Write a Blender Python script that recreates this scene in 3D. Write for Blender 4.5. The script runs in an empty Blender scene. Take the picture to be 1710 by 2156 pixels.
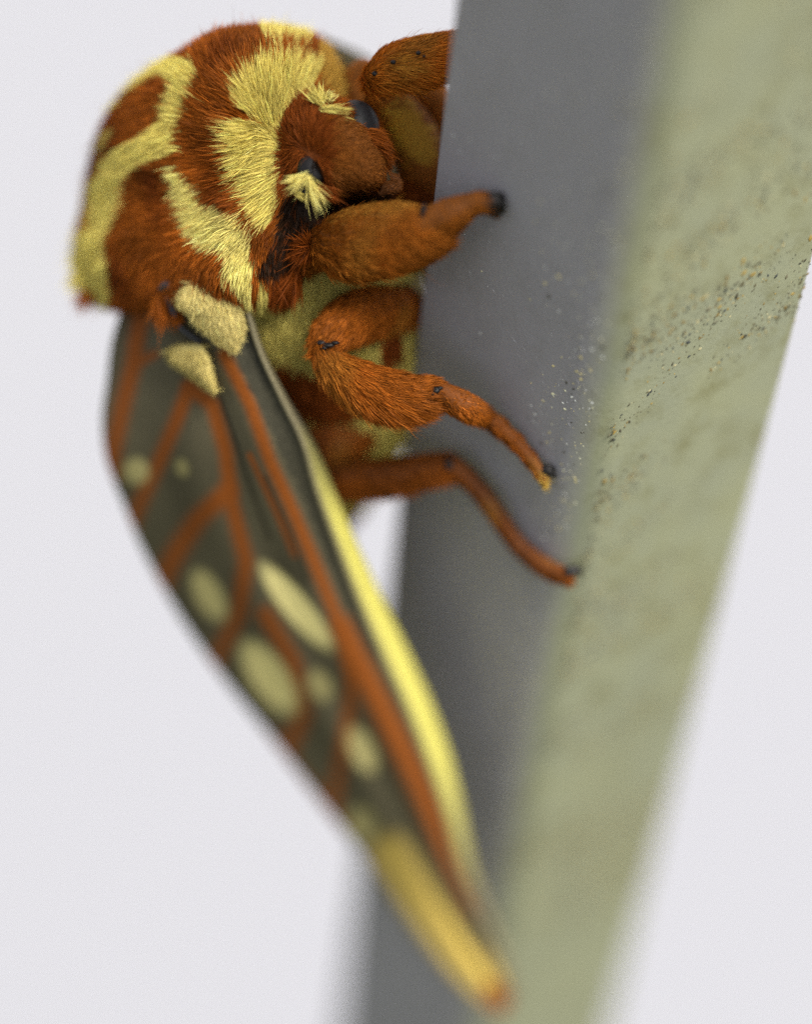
import bpy, math, random
import numpy as np
from mathutils import Vector, Matrix
from mathutils.kdtree import KDTree

rng = np.random.default_rng(7)
random.seed(7)

# ------------------------------------------------------------------ frame of reference
# Local frame: X right, Y up, Z towards the lens, millimetres, origin on the focal plane.
# Photo positions (u, v) are in a 1710 x 2156 grid; depth z (mm) is chosen from what a thing touches.
D, K = 120.0, 0.027
VP = np.array([276.0, 5980.0])                      # where the post's long edges converge
FPX = D / K
d_loc = np.array([VP[0] - 855, -(VP[1] - 1078), -FPX]); d_loc /= np.linalg.norm(d_loc)   # "down" along the post
up = -d_loc
fwd = np.array([0, 0, -1.0]); Yw = fwd - fwd.dot(up) * up; Yw /= np.linalg.norm(Yw)
Xw = np.cross(Yw, up)
ROT = np.array([Xw, Yw, up])                        # local -> world rotation
H = 0.90                                            # height of the focal point above the ground


def W(p):
    p = np.asarray(p, float)
    return p @ ROT.T * 1e-3 + np.array([0, 0, H])


def L(u, v, z):
    u, v, z = np.asarray(u, float), np.asarray(v, float), np.asarray(z, float)
    s = K * (D - z) / D
    return np.stack([(u - 855) * s, -(v - 1078) * s, z], -1)


def LP(lst):
    a = np.array(lst, float)
    return L(a[:, 0], a[:, 1], a[:, 2])


def UV(p):
    s = K * (D - p[..., 2]) / D
    return np.stack([p[..., 0] / s + 855, 1078 - p[..., 1] / s], -1)


scene = bpy.context.scene
C = scene.collection
# ------------------------------------------------------------------ camera
cd = bpy.data.cameras.new('camera')
cam = bpy.data.objects.new('camera', cd); C.objects.link(cam)
m = Matrix.Identity(4)
for i in range(3):
    for j in range(3):
        m[i][j] = ROT[i][j]
cp = W([0, 0, D])
for i in range(3):
    m[i][3] = cp[i]
cam.matrix_world = m
cd.sensor_fit = 'VERTICAL'; cd.sensor_height = 24.0
cd.lens = 12.0 / (1078 / FPX)
cd.clip_start = 0.005; cd.clip_end = 200
cd.dof.use_dof = True
cd.dof.focus_distance = (D - 0.3) * 1e-3
cd.dof.aperture_fstop = cd.lens / 12.0
scene.camera = cam
# ------------------------------------------------------------------ light
SUN_AZ, SUN_EL = 110, 62
w = bpy.data.worlds.new('World'); scene.world = w; w.use_nodes = True
nt = w.node_tree; bg = nt.nodes['Background']
sky = nt.nodes.new('ShaderNodeTexSky'); sky.sky_type = 'NISHITA'; sky.sun_disc = False
sky.sun_elevation = math.radians(SUN_EL); sky.sun_rotation = math.radians(SUN_AZ)
sky.air_density = 1.0; sky.dust_density = 4.0
hs_ = nt.nodes.new('ShaderNodeHueSaturation'); hs_.inputs['Saturation'].default_value = 0.3      # high thin cloud greys the sky
nt.links.new(sky.outputs[0], hs_.inputs['Color']); nt.links.new(hs_.outputs[0], bg.inputs[0]); bg.inputs[1].default_value = 0.135
sd = bpy.data.lights.new('sun', 'SUN'); sd.energy = 3.2; sd.angle = math.radians(30); sd.color = (1.0, 0.95, 0.85)
sun = bpy.data.objects.new('sun', sd); C.objects.link(sun)
a, e = math.radians(SUN_AZ), math.radians(SUN_EL)
sv = Vector((math.sin(a) * math.cos(e), math.cos(a) * math.cos(e), math.sin(e)))
sun.rotation_euler = (-sv).to_track_quat('-Z', 'Y').to_euler()
sun.location = sv * 2
vs = scene.view_settings
vs.view_transform = 'Standard'; vs.look = 'None'; vs.gamma = 1; vs.use_curve_mapping = False
vs.exposure = 0.85
scene.cycles.use_denoising = False
scene.cycles.max_bounces = 6


# ------------------------------------------------------------------ materials
def mat(name):
    M_ = bpy.data.materials.new(name); M_.use_nodes = True
    return M_, M_.node_tree, M_.node_tree.nodes['Principled BSDF']


def set_spec(b, v):
    b.inputs['Specular IOR Level'].default_value = v


def hair_material():
    M_, t, b = mat('moth_hair')
    at = t.nodes.new('ShaderNodeAttribute'); at.attribute_name = 'Col'
    b.inputs['Roughness'].default_value = 0.55; set_spec(b, 0.08)
    t.links.new(at.outputs['Color'], b.inputs['Base Color'])
    tr = t.nodes.new('ShaderNodeBsdfTranslucent'); t.links.new(at.outputs['Color'], tr.inputs[0])
    mx = t.nodes.new('ShaderNodeMixShader'); mx.inputs[0].default_value = 0.27
    t.links.new(b.outputs[0], mx.inputs[1]); t.links.new(tr.outputs[0], mx.inputs[2])
    t.links.new(mx.outputs[0], t.nodes['Material Output'].inputs[0])
    return M_


def skin_material(name, noise_scale=9000, rough=0.7, bump=0.25, translucent=0.0):
    M_, t, b = mat(name)
    at = t.nodes.new('ShaderNodeAttribute'); at.attribute_name = 'Col'
    tc = t.nodes.new('ShaderNodeTexCoord')
    n = t.nodes.new('ShaderNodeTexNoise'); n.inputs['Scale'].default_value = noise_scale; n.inputs['Detail'].default_value = 4
    t.links.new(tc.outputs['Object'], n.inputs['Vector'])
    r = t.nodes.new('ShaderNodeMapRange'); r.inputs[1].default_value = 0.25; r.inputs[2].default_value = 0.75
    r.inputs[3].default_value = 0.7; r.inputs[4].default_value = 1.3
    t.links.new(n.outputs['Fac'], r.inputs[0])
    mul = t.nodes.new('ShaderNodeVectorMath'); mul.operation = 'SCALE'
    t.links.new(at.outputs['Color'], mul.inputs[0]); t.links.new(r.outputs[0], mul.inputs['Scale'])
    t.links.new(mul.outputs[0], b.inputs['Base Color'])
    bp = t.nodes.new('ShaderNodeBump'); bp.inputs['Strength'].default_value = bump; bp.inputs['Distance'].default_value = 0.0001
    t.links.new(n.outputs['Fac'], bp.inputs['Height']); t.links.new(bp.outputs[0], b.inputs['Normal'])
    b.inputs['Roughness'].default_value = rough; set_spec(b, 0.2)
    if translucent:
        tr = t.nodes.new('ShaderNodeBsdfTranslucent'); t.links.new(mul.outputs[0], tr.inputs[0])
        mx = t.nodes.new('ShaderNodeMixShader'); mx.inputs[0].default_value = translucent
        t.links.new(b.outputs[0], mx.inputs[1]); t.links.new(tr.outputs[0], mx.inputs[2])
        t.links.new(mx.outputs[0], t.nodes['Material Output'].inputs[0])
    return M_


def plain(name, col, rough=0.5, spec=0.3, coat=0.0):
    M_, t, b = mat(name)
    tc = t.nodes.new('ShaderNodeTexCoord')
    n = t.nodes.new('ShaderNodeTexNoise'); n.inputs['Scale'].default_value = 4000
    t.links.new(tc.outputs['Object'], n.inputs['Vector'])
    mx = t.nodes.new('ShaderNodeMix'); mx.data_type = 'RGBA'
    mx.inputs[6].default_value = (*[c * 0.6 for c in col], 1); mx.inputs[7].default_value = (*[min(1, c * 1.3) for c in col], 1)
    t.links.new(n.outputs['Fac'], mx.inputs[0]); t.links.new(mx.outputs[2], b.inputs['Base Color'])
    b.inputs['Roughness'].default_value = rough; set_spec(b, spec); b.inputs['Coat Weight'].default_value = coat
    return M_


def paint(name, tones):
    """Two paint tones with weathering stains; the mesh attribute 'side' says which side of the post carries which."""
    M_, t, b = mat(name)
    tc = t.nodes.new('ShaderNodeTexCoord')

    def noise(sc, det=4, rough=0.6):
        n = t.nodes.new('ShaderNodeTexNoise'); n.inputs['Scale'].default_value = sc
        n.inputs['Detail'].default_value = det; n.inputs['Roughness'].default_value = rough
        t.links.new(tc.outputs['Object'], n.inputs['Vector']); return n

    def ramp(n, lo, hi, k=1.0):
        r = t.nodes.new('ShaderNodeMapRange'); r.inputs[1].default_value = lo; r.inputs[2].default_value = hi; r.inputs[4].default_value = k
        t.links.new(n.outputs['Fac'], r.inputs[0]); return r.outputs[0]

    def mixc(f, A, B):
        mx = t.nodes.new('ShaderNodeMix'); mx.data_type = 'RGBA'
        t.links.new(f, mx.inputs[0])
        for sock, X in ((6, A), (7, B)):
            if isinstance(X, tuple):
                mx.inputs[sock].default_value = (*X, 1)
            else:
                t.links.new(X, mx.inputs[sock])
        return mx.outputs[2]
    n1, n2, fine = noise(160, 3), noise(420, 5, 0.65), noise(2600, 6, 0.7)
    out = []
    for c1, c2, stain, amt in tones:
        c = mixc(ramp(n1, 0.3, 0.7), c1, c2)
        c = mixc(ramp(n2, 0.5, 0.76, amt), c, stain)
        out.append(mixc(ramp(fine, 0.58, 0.8, 0.4), c, tuple(x * 0.5 for x in c1)))
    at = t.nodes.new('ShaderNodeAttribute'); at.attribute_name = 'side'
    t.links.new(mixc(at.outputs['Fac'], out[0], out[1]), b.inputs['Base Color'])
    bp = t.nodes.new('ShaderNodeBump'); bp.inputs['Strength'].default_value = 0.3; bp.inputs['Distance'].default_value = 0.0001
    t.links.new(fine.outputs['Fac'], bp.inputs['Height']); t.links.new(bp.outputs[0], b.inputs['Normal'])
    b.inputs['Roughness'].default_value = 0.6; set_spec(b, 0.25)
    return M_


HAIR = hair_material()
SKIN = skin_material('moth_scales')
WING = skin_material('wing_scales', 6000, 0.75, 0.3, 0.12)
BLACK = plain('black_chitin', (0.006, 0.005, 0.005), 0.5, 0.3, 0.0)
EYE = plain('eye_blue_black', (0.012, 0.012, 0.013), 0.45, 0.2, 0.0)
TEG = plain('dark_blue_grey_chitin', (0.016, 0.016, 0.02), 0.3, 0.5)
PAINT = paint('stained_post_paint', [((0.30, 0.29, 0.31), (0.275, 0.265, 0.28), (0.22, 0.21, 0.20), 0.4), ((0.235, 0.243, 0.152), (0.21, 0.222, 0.158), (0.15, 0.146, 0.07), 0.8)])  # grey tone for one face, yellow-green tone for the other


# ------------------------------------------------------------------ mesh helpers
def link(name, me, material=None, parent=None, smooth=True):
    o = bpy.data.objects.new(name, me); C.objects.link(o)
    if material is not None:
        for mm in (material if isinstance(material, (list, tuple)) else [material]):
            me.materials.append(mm)
    if parent is not None:
        o.parent = parent
    if smooth:
        me.polygons.foreach_set('use_smooth', np.ones(len(me.polygons), bool))
    return o


def tri_mesh(name, verts, tris, col=None):
    me = bpy.data.meshes.new(name)
    verts = np.asarray(verts, np.float32); tris = np.asarray(tris, np.int32)
    me.vertices.add(len(verts)); me.vertices.foreach_set('co', verts.ravel())
    me.loops.add(len(tris) * 3); me.loops.foreach_set('vertex_index', tris.ravel())
    me.polygons.add(len(tris)); me.polygons.foreach_set('loop_start', np.arange(0, len(tris) * 3, 3, dtype=np.int32))
    me.update(calc_edges=True)
    if col is not None:
        set_col(me, col)
    return me


def set_col(me, col):
    at = me.attributes.new('Col', 'FLOAT_COLOR', 'POINT')
    c = np.ones((len(me.vertices), 4), np.float32); c[:, :3] = col
    at.data.foreach_set('color', c.ravel())


def grid_tris(nr, nc, wrap=False):
    t = []
    r, c = np.meshgrid(np.arange(nr - 1), np.arange(nc if wrap else nc - 1), indexing='ij')
    r, c = r.ravel(), c.ravel(); c2 = (c + 1) % nc
    a_, b_, c_, d_ = r * nc + c, r * nc + c2, (r + 1) * nc + c2, (r + 1) * nc + c
    return np.concatenate([np.stack([a_, b_, c_], 1), np.stack([a_, c_, d_], 1)])


def catmull(P, n):
    P = np.asarray(P, float)
    Q = np.vstack([2 * P[0] - P[1], P, 2 * P[-1] - P[-2]])
    seg = np.r_[0, np.cumsum(np.maximum(1e-6, np.linalg.norm(np.diff(P[:, :3], axis=0), axis=1)))]
    ts = np.linspace(0, seg[-1], n); out = []
    for t in ts:
        i = min(len(P) - 2, max(0, np.searchsorted(seg, t, side='right') - 1))
        x = (t - seg[i]) / (seg[i + 1] - seg[i])
        p0, p1, p2, p3 = Q[i], Q[i + 1], Q[i + 2], Q[i + 3]
        out.append(0.5 * (2 * p1 + (p2 - p0) * x + (2 * p0 - 5 * p1 + 4 * p2 - p3) * x * x + (3 * p1 - p0 - 3 * p2 + p3) * x ** 3))
    return np.array(out)


def tube(ctrl, n=40, m_=20, flat=1.0):
    """ctrl: (u, v, z, r_mm). Returns local verts, tris, axis tangent per vertex."""
    c = np.array(ctrl, float)
    pts = np.hstack([LP(c[:, :3]), c[:, 3:4]])
    p = catmull(pts, n); r = np.maximum(p[:, 3], 0.02); p = p[:, :3]
    tg = np.gradient(p, axis=0); tg /= np.linalg.norm(tg, axis=1)[:, None]
    ref = np.array([0, 0, 1.0]); V = []; T = []
    for i in range(n):
        s = np.cross(tg[i], ref); s /= np.linalg.norm(s); q = np.cross(s, tg[i])
        th = np.linspace(0, 2 * math.pi, m_, endpoint=False)
        V.append(p[i] + r[i] * (np.outer(np.cos(th), s) + flat * np.outer(np.sin(th), q)))
        T.append(np.repeat(tg[i][None], m_, 0))
    # rounded caps
    V = [p[0][None] - tg[0] * r[0] * 0.5 + (V[0] - p[0]) * 0.02] + [p[0] - tg[0] * r[0] * 0.35 + (V[0] - p[0]) * 0.7] + V
    V = V + [p[-1] + tg[-1] * r[-1] * 0.35 + (V[-1] - p[-1]) * 0.7, p[-1][None] + tg[-1] * r[-1] * 0.5 + (V[-1] - p[-1]) * 0.02]
    T = [T[0], T[0]] + T + [T[-1], T[-1]]
    V = np.vstack([np.broadcast_to(x, (m_, 3)) for x in V]); T = np.vstack(T)
    return V, grid_tris(n + 4, m_, True), T


def blob(center, ring, front, back, nth=96, nph=40):
    Cc = L(*center); R_ = LP(ring)
    P = np.vstack([R_[-3:], R_, R_[:3]])
    cm = catmull(P, 40 * len(P))
    dd = np.linalg.norm(cm - R_[0], axis=1); hf = len(cm) // 2
    seg0 = np.argmin(dd[:hf]); seg1 = hf + np.argmin(dd[hf:])
    ringd = cm[seg0:seg1][np.linspace(0, seg1 - seg0 - 1, nth).astype(int)]
    A, B = L(*front), L(*back); V = []
    for ph in np.linspace(-math.pi / 2 + 0.02, math.pi / 2 - 0.02, nph):
        s, c = math.sin(ph), math.cos(ph)
        V.append(Cc + (ringd - Cc) * c + (A - Cc) * max(s, 0) + (B - Cc) * max(-s, 0))
    V = np.vstack(V)
    n = len(V)
    t = grid_tris(nph, nth, True)
    V = np.vstack([V, B, A])
    i = np.arange(nth); j = (i + 1) % nth
    t = np.vstack([t, np.stack([j, i, np.full(nth, n)], 1), np.stack([(nph - 1) * nth + i, (nph - 1) * nth + j, np.full(nth, n + 1)], 1)])
    return V, t


def tri_normals(V, T):
    n = np.cross(V[T[:, 1]] - V[T[:, 0]], V[T[:, 2]] - V[T[:, 0]])
    a_ = np.linalg.norm(n, axis=1); return n / np.maximum(a_, 1e-12)[:, None], a_ / 2


def in_poly(p, poly):
    poly = np.asarray(poly, float); x, y = p[:, 0], p[:, 1]; inside = np.zeros(len(p), bool)
    j = len(poly) - 1
    for i in range(len(poly)):
        xi, yi = poly[i]; xj, yj = poly[j]
        if yi != yj:
            inside ^= ((yi > y) != (yj > y)) & (x < (xj - xi) * (y - yi) / (yj - yi) + xi)
        j = i
    return inside


def dist_poly(p, line):
    line = np.asarray(line, float); d = np.full(len(p), 1e9)
    for a_, b_ in zip(line[:-1], line[1:]):
        ab = b_ - a_; t = np.clip(((p - a_) @ ab) / (ab @ ab), 0, 1)
        d = np.minimum(d, np.linalg.norm(p - a_ - t[:, None] * ab, axis=1))
    return d


def unit(x):
    return x / np.maximum(np.linalg.norm(x, axis=-1, keepdims=True), 1e-9)


def ribbons(root, nrm, dirv, length, lift, width, colfn, clump=0.45, cdens=0.25, jit=0.22, bend=0.5, tip=1.0, root_dark=1.0):
    """Fur as flat tapered hair scales. dirv: flow direction (3D); colfn(points uv, roots)."""
    n = len(root)
    dt = unit(dirv - (dirv * nrm).sum(1)[:, None] * nrm)
    side = np.cross(nrm, dt)
    dt = unit(dt + side * rng.normal(0, jit, n)[:, None])
    lf = lift * np.exp(rng.normal(0, 0.35, n)); lf = np.clip(lf, 0.05, 1.4)
    stray = rng.random(n) < 0.005; lf[stray] = np.clip(lf[stray] * 2.4, 0, 1.3)
    d0 = unit(dt * np.cos(lf)[:, None] + nrm * np.sin(lf)[:, None])
    d1 = unit(dt * np.cos(lf * (1 - bend))[:, None] + nrm * np.sin(lf * (1 - bend))[:, None])
    ln = (length * np.exp(rng.normal(0, 0.16, n)) * np.where(stray, 1.35, 1.0))[:, None]
    p0 = root - nrm * 0.05
    p1 = p0 + d0 * ln * 0.36; p2 = p1 + unit(d0 + d1) * ln * 0.34; p3 = p2 + d1 * ln * 0.30
    # clumping towards guide hairs
    ng = max(2, int(n * cdens / 10)); g = rng.choice(np.flatnonzero(~stray), ng, replace=False)
    kd = KDTree(ng)
    for k, i in enumerate(g):
        kd.insert(root[i], k)
    kd.balance()
    near = np.array([g[kd.find(r)[1]] for r in root])
    cl = (clump * rng.uniform(0.3, 1.2, n) * ~stray)[:, None]
    off = (root[near] - root)
    p2 = p2 + off * cl * 0.45 + (p2[near] - root[near] - (p2 - root)) * cl * 0.4
    p3 = p3 + off * cl * 0.85 + (p3[near] - root[near] - (p3 - root)) * cl * 0.7
    uv = UV(p0 + (p3 - p0) * rng.uniform(0.4, 0.85, n)[:, None])
    col = colfn(uv, root)
    rot = rng.normal(0, 0.7, n)
    sd_ = unit(np.cross(nrm, d0)); sd_ = sd_ * np.cos(rot)[:, None] + np.cross(d0, sd_) * np.sin(rot)[:, None]
    wv = (width * rng.uniform(0.7, 1.3, n) * np.where(stray, 0.7, 1.0))[:, None] * 0.5
    V = np.stack([p0 - sd_ * wv * 0.7, p0 + sd_ * wv * 0.7, p1 - sd_ * wv, p1 + sd_ * wv, p2 - sd_ * wv * 0.85, p2 + sd_ * wv * 0.85, p3], 1)
    b_ = np.arange(n)[:, None] * 7
    T = np.concatenate([b_ + np.array([x]) for x in ((0, 1, 3), (0, 3, 2), (2, 3, 5), (2, 5, 4), (4, 5, 6))])
    shade = np.exp(rng.normal(-0.03, 0.27, n))[:, None]
    cc = np.repeat((np.clip(col * shade, 0, 0.95))[:, None, :], 7, 1)
    return V.reshape(-1, 3), T, cc.reshape(-1, 3)


def sample(V, T, density, weight=None):
    nr, ar = tri_normals(V, T)
    w_ = ar * density * (weight(V[T].mean(1), nr) if weight is not None else 1.0)
    n = int(w_.sum())
    f = rng.choice(len(T), n, p=w_ / w_.sum())
    r = rng.random((n, 2)); s = r.sum(1) > 1; r[s] = 1 - r[s]
    tv = V[T[f]]
    p = tv[:, 0] + (tv[:, 1] - tv[:, 0]) * r[:, :1] + (tv[:, 2] - tv[:, 0]) * r[:, 1:]
    return p, nr[f], f


def flow_field(ctrl, power=3.0):
    c = np.array(ctrl, float); pos = c[:, :2]; dr = unit(c[:, 2:4])

    def f(uv):
        d = np.linalg.norm(uv[:, None] - pos[None], axis=2); w_ = 1 / (d + 8) ** power
        v_ = unit((w_[..., None] * dr[None]).sum(1))
        return np.stack([v_[:, 0], -v_[:, 1], np.zeros(len(uv))], 1)
    return f


def smooth_noise(p, scale, seed=0):
    r = np.random.default_rng(seed); out = np.zeros(len(p))
    for k in range(6):
        v_ = r.normal(0, 1, 3) / scale; out += np.sin(p @ v_ + r.uniform(0, 6.28))
    return out / 6 ** 0.5


# ------------------------------------------------------------------ ground and pale wall behind
def surf(name, verts, c1, c2, scale):
    me = bpy.data.meshes.new(name); me.from_pydata(verts, [], [(0, 1, 2, 3)])
    M_, t, b = mat(name)
    tc = t.nodes.new('ShaderNodeTexCoord'); nz = t.nodes.new('ShaderNodeTexNoise'); nz.inputs['Scale'].default_value = scale
    nz.inputs['Detail'].default_value = 5
    t.links.new(tc.outputs['Object'], nz.inputs['Vector'])
    mx = t.nodes.new('ShaderNodeMix'); mx.data_type = 'RGBA'
    mx.inputs[6].default_value = (*c1, 1); mx.inputs[7].default_value = (*c2, 1)
    t.links.new(nz.outputs['Fac'], mx.inputs[0]); t.links.new(mx.outputs[2], b.inputs['Base Color'])
    b.inputs['Roughness'].default_value = 0.9; set_spec(b, 0.1)
    o = link(name, me, M_, smooth=False); o['kind'] = 'structure'
    return o


WALL_Y = 0.32
surf('ground', [(-20, -20, 0), (20, -20, 0), (20, WALL_Y + 0.05, 0), (-20, WALL_Y + 0.05, 0)], (0.05, 0.06, 0.03), (0.09, 0.10, 0.05), 6)
surf('wall', [(-3, WALL_Y, 0), (3, WALL_Y, 0), (3, WALL_Y, 2.6), (-3, WALL_Y, 2.6)], (0.785, 0.77, 0.865), (0.81, 0.795, 0.875), 3)


# ------------------------------------------------------------------ post
def on_line(v, p0):            # point at row v on the photo line through p0 and the vanishing point
    t = (v - p0[1]) / (VP[1] - p0[1])
    return p0[0] + (VP[0] - p0[0]) * t


L0 = L(909, 412, 0); R0 = L(1722, 535, 0)


def flat(p):
    return p - p.dot(d_loc) * d_loc


best = None
for v in range(700, 1700, 4):
    c0 = L(on_line(v, (1246, 930)), v, 0)
    a1, a2 = unit(flat(c0 - L0)), unit(flat(R0 - c0))
    if best is None or abs(v - 948) < best[0]:
        best = (abs(v - 948), v, c0)
C0 = best[2]
print('corner row', best[1], 'widths', np.linalg.norm(flat(C0 - L0)), np.linalg.norm(flat(R0 - C0)))
Lf, Cf, Rf = flat(L0), flat(C0), flat(R0)
Bf = Lf + Rf - Cf
quad = [Lf, Cf, Rf, Bf]
nG = unit(np.cross(Cf - Lf, up)); nG = nG if nG.dot(Lf - Bf) > 0 else -nG      # grey face outward
nL = unit(Lf - Cf)                                                             # back-left face outward
print('grey n world', ROT @ nG, 'green n world', ROT @ -nL)
prof = []; RAD = [0.35, 2.1, 0.6, 0.8]; segmat = []
for i in range(4):
    p, q, r = quad[i - 1], quad[i], quad[(i + 1) % 4]
    e1, e2 = unit(p - q), unit(r - q); R_ = RAD[i]
    ctr = q + (e1 + e2) * R_
    for k in range(9):
        a = math.pi / 2 * k / 8
        prof.append(ctr - e2 * R_ * math.cos(a) - e1 * R_ * math.sin(a)); segmat.append((i, k))
prof = np.array(prof)
zb = (H * 1e3)
h_top = 46.0  # unseen post top, cut short so the sun reaches the moth
hs = np.r_[np.linspace(-zb, -80, 6), np.linspace(-70, h_top, 60)]
V = np.vstack([prof + up * h for h in hs]); npf = len(prof)
me = bpy.data.meshes.new('post'); faces = []
for i in range(len(hs) - 1):
    for j in range(npf):
        k = (j + 1) % npf
        faces.append((i * npf + j, i * npf + k, (i + 1) * npf + k, (i + 1) * npf + j))
faces.append(tuple(range(npf))[::-1])
faces.append(tuple((len(hs) - 1) * npf + j for j in range(npf)))
base_w = W(Bf * 0.5 + Cf * 0.5 - up * zb)
me.from_pydata((W(V) - base_w).tolist(), [], faces); me.update()
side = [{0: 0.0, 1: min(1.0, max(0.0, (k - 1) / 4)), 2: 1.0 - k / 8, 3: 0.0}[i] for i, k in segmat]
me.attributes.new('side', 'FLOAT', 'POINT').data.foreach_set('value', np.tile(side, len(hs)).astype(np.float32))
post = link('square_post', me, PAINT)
post.location = base_w
post['label'] = 'narrow square painted post, grey on one side and green on the other'
post['category'] = 'post'

# dirt grains and paint chips stuck on the two visible faces
gv, gt, gc = [], [], []
oct_t = np.array([(0, 2, 4), (2, 1, 4), (1, 3, 4), (3, 0, 4)])


def grain(p, n, ax, sa, sb, h, col):
    b = np.cross(n, ax)
    q = np.array([p - ax * sa, p + ax * sa, p - b * sb, p + b * sb, p + n * h])
    q[:4] -= n * 0.01
    o = len(gv) * 5
    gv.append(q); gt.append(oct_t + o); gc.append(np.repeat([col], 5, 0))


cols_green = [(0.03, 0.028, 0.02), (0.06, 0.055, 0.035), (0.10, 0.09, 0.05), (0.26, 0.18, 0.045), (0.34, 0.31, 0.18), (0.12, 0.11, 0.07), (0.04, 0.045, 0.045), (0.17, 0.12, 0.04), (0.12, 0.12, 0.08)]
wg = np.linalg.norm(Rf - Cf); wl = np.linalg.norm(Cf - Lf)
ex_g, ex_l = unit(Rf - Cf), unit(Cf - Lf)
nGreen = -nL
k = 0
while k < 30000:
    s, h = random.uniform(1.2, wg - 0.3), random.uniform(-45, 50)
    dn = smooth_noise(np.array([[s * 1.2, h * 0.8, 0]]), 2.2, 3)[0]
    if random.random() > 0.3 + 0.6 * dn:
        k += 1; continue
    p = Cf + ex_g * s + up * h
    sz = min(0.2, math.exp(random.gauss(-2.85, 0.5))); ang = random.gauss(0.9, 0.5)
    ax = unit(ex_g * math.cos(ang) + up * math.sin(ang))
    grain(p, nGreen, ax, sz * 1.5, sz * 0.8, sz * 0.5, random.choice(cols_green)); k += 1
for k in range(1500):
    s = wl - abs(random.gauss(0, 3.0)) - 0.3; h = random.uniform(-45, 50)
    if s < 1.0:
        continue
    p = Lf + ex_l * s + up * h
    sz = min(0.16, math.exp(random.gauss(-2.85, 0.45))); ang = random.uniform(-0.6, 0.9)
    ax = unit(ex_l * math.cos(ang) + up * math.sin(ang))
    grain(p, nG, ax, sz * 1.3, sz * 0.8, sz * 0.5, random.choice([(0.75, 0.72, 0.5), (0.7, 0.6, 0.3), (0.8, 0.8, 0.75), (0.55, 0.5, 0.35), (0.08, 0.07, 0.05)]))
for k in range(500):                                   # pale scratches and flecks on the grey face
    s = random.uniform(0.6, wl - 1.5); h = random.uniform(-40, 40)
    p = Lf + ex_l * s + up * h
    ln = math.exp(random.gauss(-2.0, 0.7)); ang = random.gauss(-0.75, 0.35)
    ax = unit(ex_l * math.cos(ang) + up * math.sin(ang))
    grain(p, nG, ax, ln, 0.018, 0.02, random.choice([(0.55, 0.54, 0.55), (0.45, 0.44, 0.45), (0.7, 0.7, 0.68)]))
gv_ = np.vstack(gv); gme = tri_mesh('dirt_grains', W(gv_) - base_w, np.vstack(gt), np.vstack(gc))
GRAIN = skin_material('dirt_grain', 5000, 0.8, 0.1)
go = link('dirt_grains', gme, GRAIN, post, smooth=False); go['kind'] = 'stuff'

# ------------------------------------------------------------------ moth
ORIGIN = L(560, 700, -6)
O_W = W(ORIGIN)
moth = bpy.data.objects.new('moth', None); C.objects.link(moth); moth.location = O_W
moth.empty_display_size = 0.005
moth['label'] = 'furry orange and yellow striped moth with grey wings clinging to the post'
moth['category'] = 'moth'


def ML(p):
    return W(p) - O_W


OR = np.array((0.275, 0.073, 0.007)); OR2 = np.array((0.175, 0.040, 0.004)); YE = np.array((0.70, 0.585, 0.15))
YP = np.array((0.72, 0.62, 0.19)); DK = np.array((0.022, 0.010, 0.004)); HD = np.array((0.23, 0.056, 0.008)); SN = np.array((0.25, 0.082, 0.013))

A3 = lambda lst: [(136.8 + .3 * x, 444.6 + .3 * y) for x, y in lst]
A1 = lambda lst: [(102.6 + .28 * x, 20.5 + .28 * y) for x, y in lst]
A2 = lambda lst: [(478.8 + .3 * x, 34.2 + .3 * y) for x, y in lst]

Y1 = A1([(380, 800), (430, 680), (560, 540), (700, 420), (900, 340), (1090, 390), (1115, 450), (1060, 600), (1000, 760), (960, 850), (945, 1000), (960, 1075),
         (800, 1130), (650, 1190), (570, 1280), (520, 1450), (480, 1600), (430, 1710), (430, 1900), (460, 2150), (440, 2260), (180, 2240), (120, 2000), (60, 1800), (150, 1690), (190, 1640),
         (290, 1660), (290, 1500), (300, 1300), (380, 1240), (380, 1150), (520, 1040), (620, 990), (700, 930), (780, 880), (850, 800), (830, 740),
         (860, 700), (900, 620), (910, 560), (860, 520), (790, 490), (700, 550), (600, 600), (540, 650), (470, 760)])
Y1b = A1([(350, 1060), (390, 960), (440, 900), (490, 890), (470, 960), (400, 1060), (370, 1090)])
YT = A1([(1560, 0), (1900, 0), (1990, 200), (1930, 260), (1800, 225), (1700, 235), (1600, 190)])
Y2 = A2([(100, 380), (200, 290), (290, 260), (500, 262), (640, 300), (650, 400), (600, 490), (500, 530), (430, 600), (380, 720), (340, 780), (180, 730), (60, 630), (20, 510)])
Y3 = [(470, 255), (500, 250), (580, 268), (583, 305), (578, 335), (580, 380), (583, 415), (577, 450), (557, 485), (535, 478), (510, 440), (497, 405), (478, 365), (474, 335), (466, 300), (463, 275)]
Y4 = [(349, 348), (371, 356), (383, 379), (405, 393), (419, 427), (439, 438), (467, 441), (500, 465), (512, 478), (524, 492), (527, 505), (524, 543), (539, 556), (527, 592), (530, 640), (545, 700),
      (560, 760), (535, 760), (520, 650), (497, 618), (482, 598), (464, 586), (476, 550), (470, 538), (428, 525), (395, 505), (380, 469), (360, 420), (355, 380)]
YR = [(672, 80), (720, 110), (770, 150), (760, 175), (720, 210), (690, 190), (668, 150)]
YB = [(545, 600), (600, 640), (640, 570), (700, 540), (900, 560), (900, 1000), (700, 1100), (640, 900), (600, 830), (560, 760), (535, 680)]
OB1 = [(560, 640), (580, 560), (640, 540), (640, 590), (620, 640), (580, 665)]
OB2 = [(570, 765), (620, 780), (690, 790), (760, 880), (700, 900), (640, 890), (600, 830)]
OB3 = [(800, 690), (840, 650), (850, 760), (800, 800)]
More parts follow.
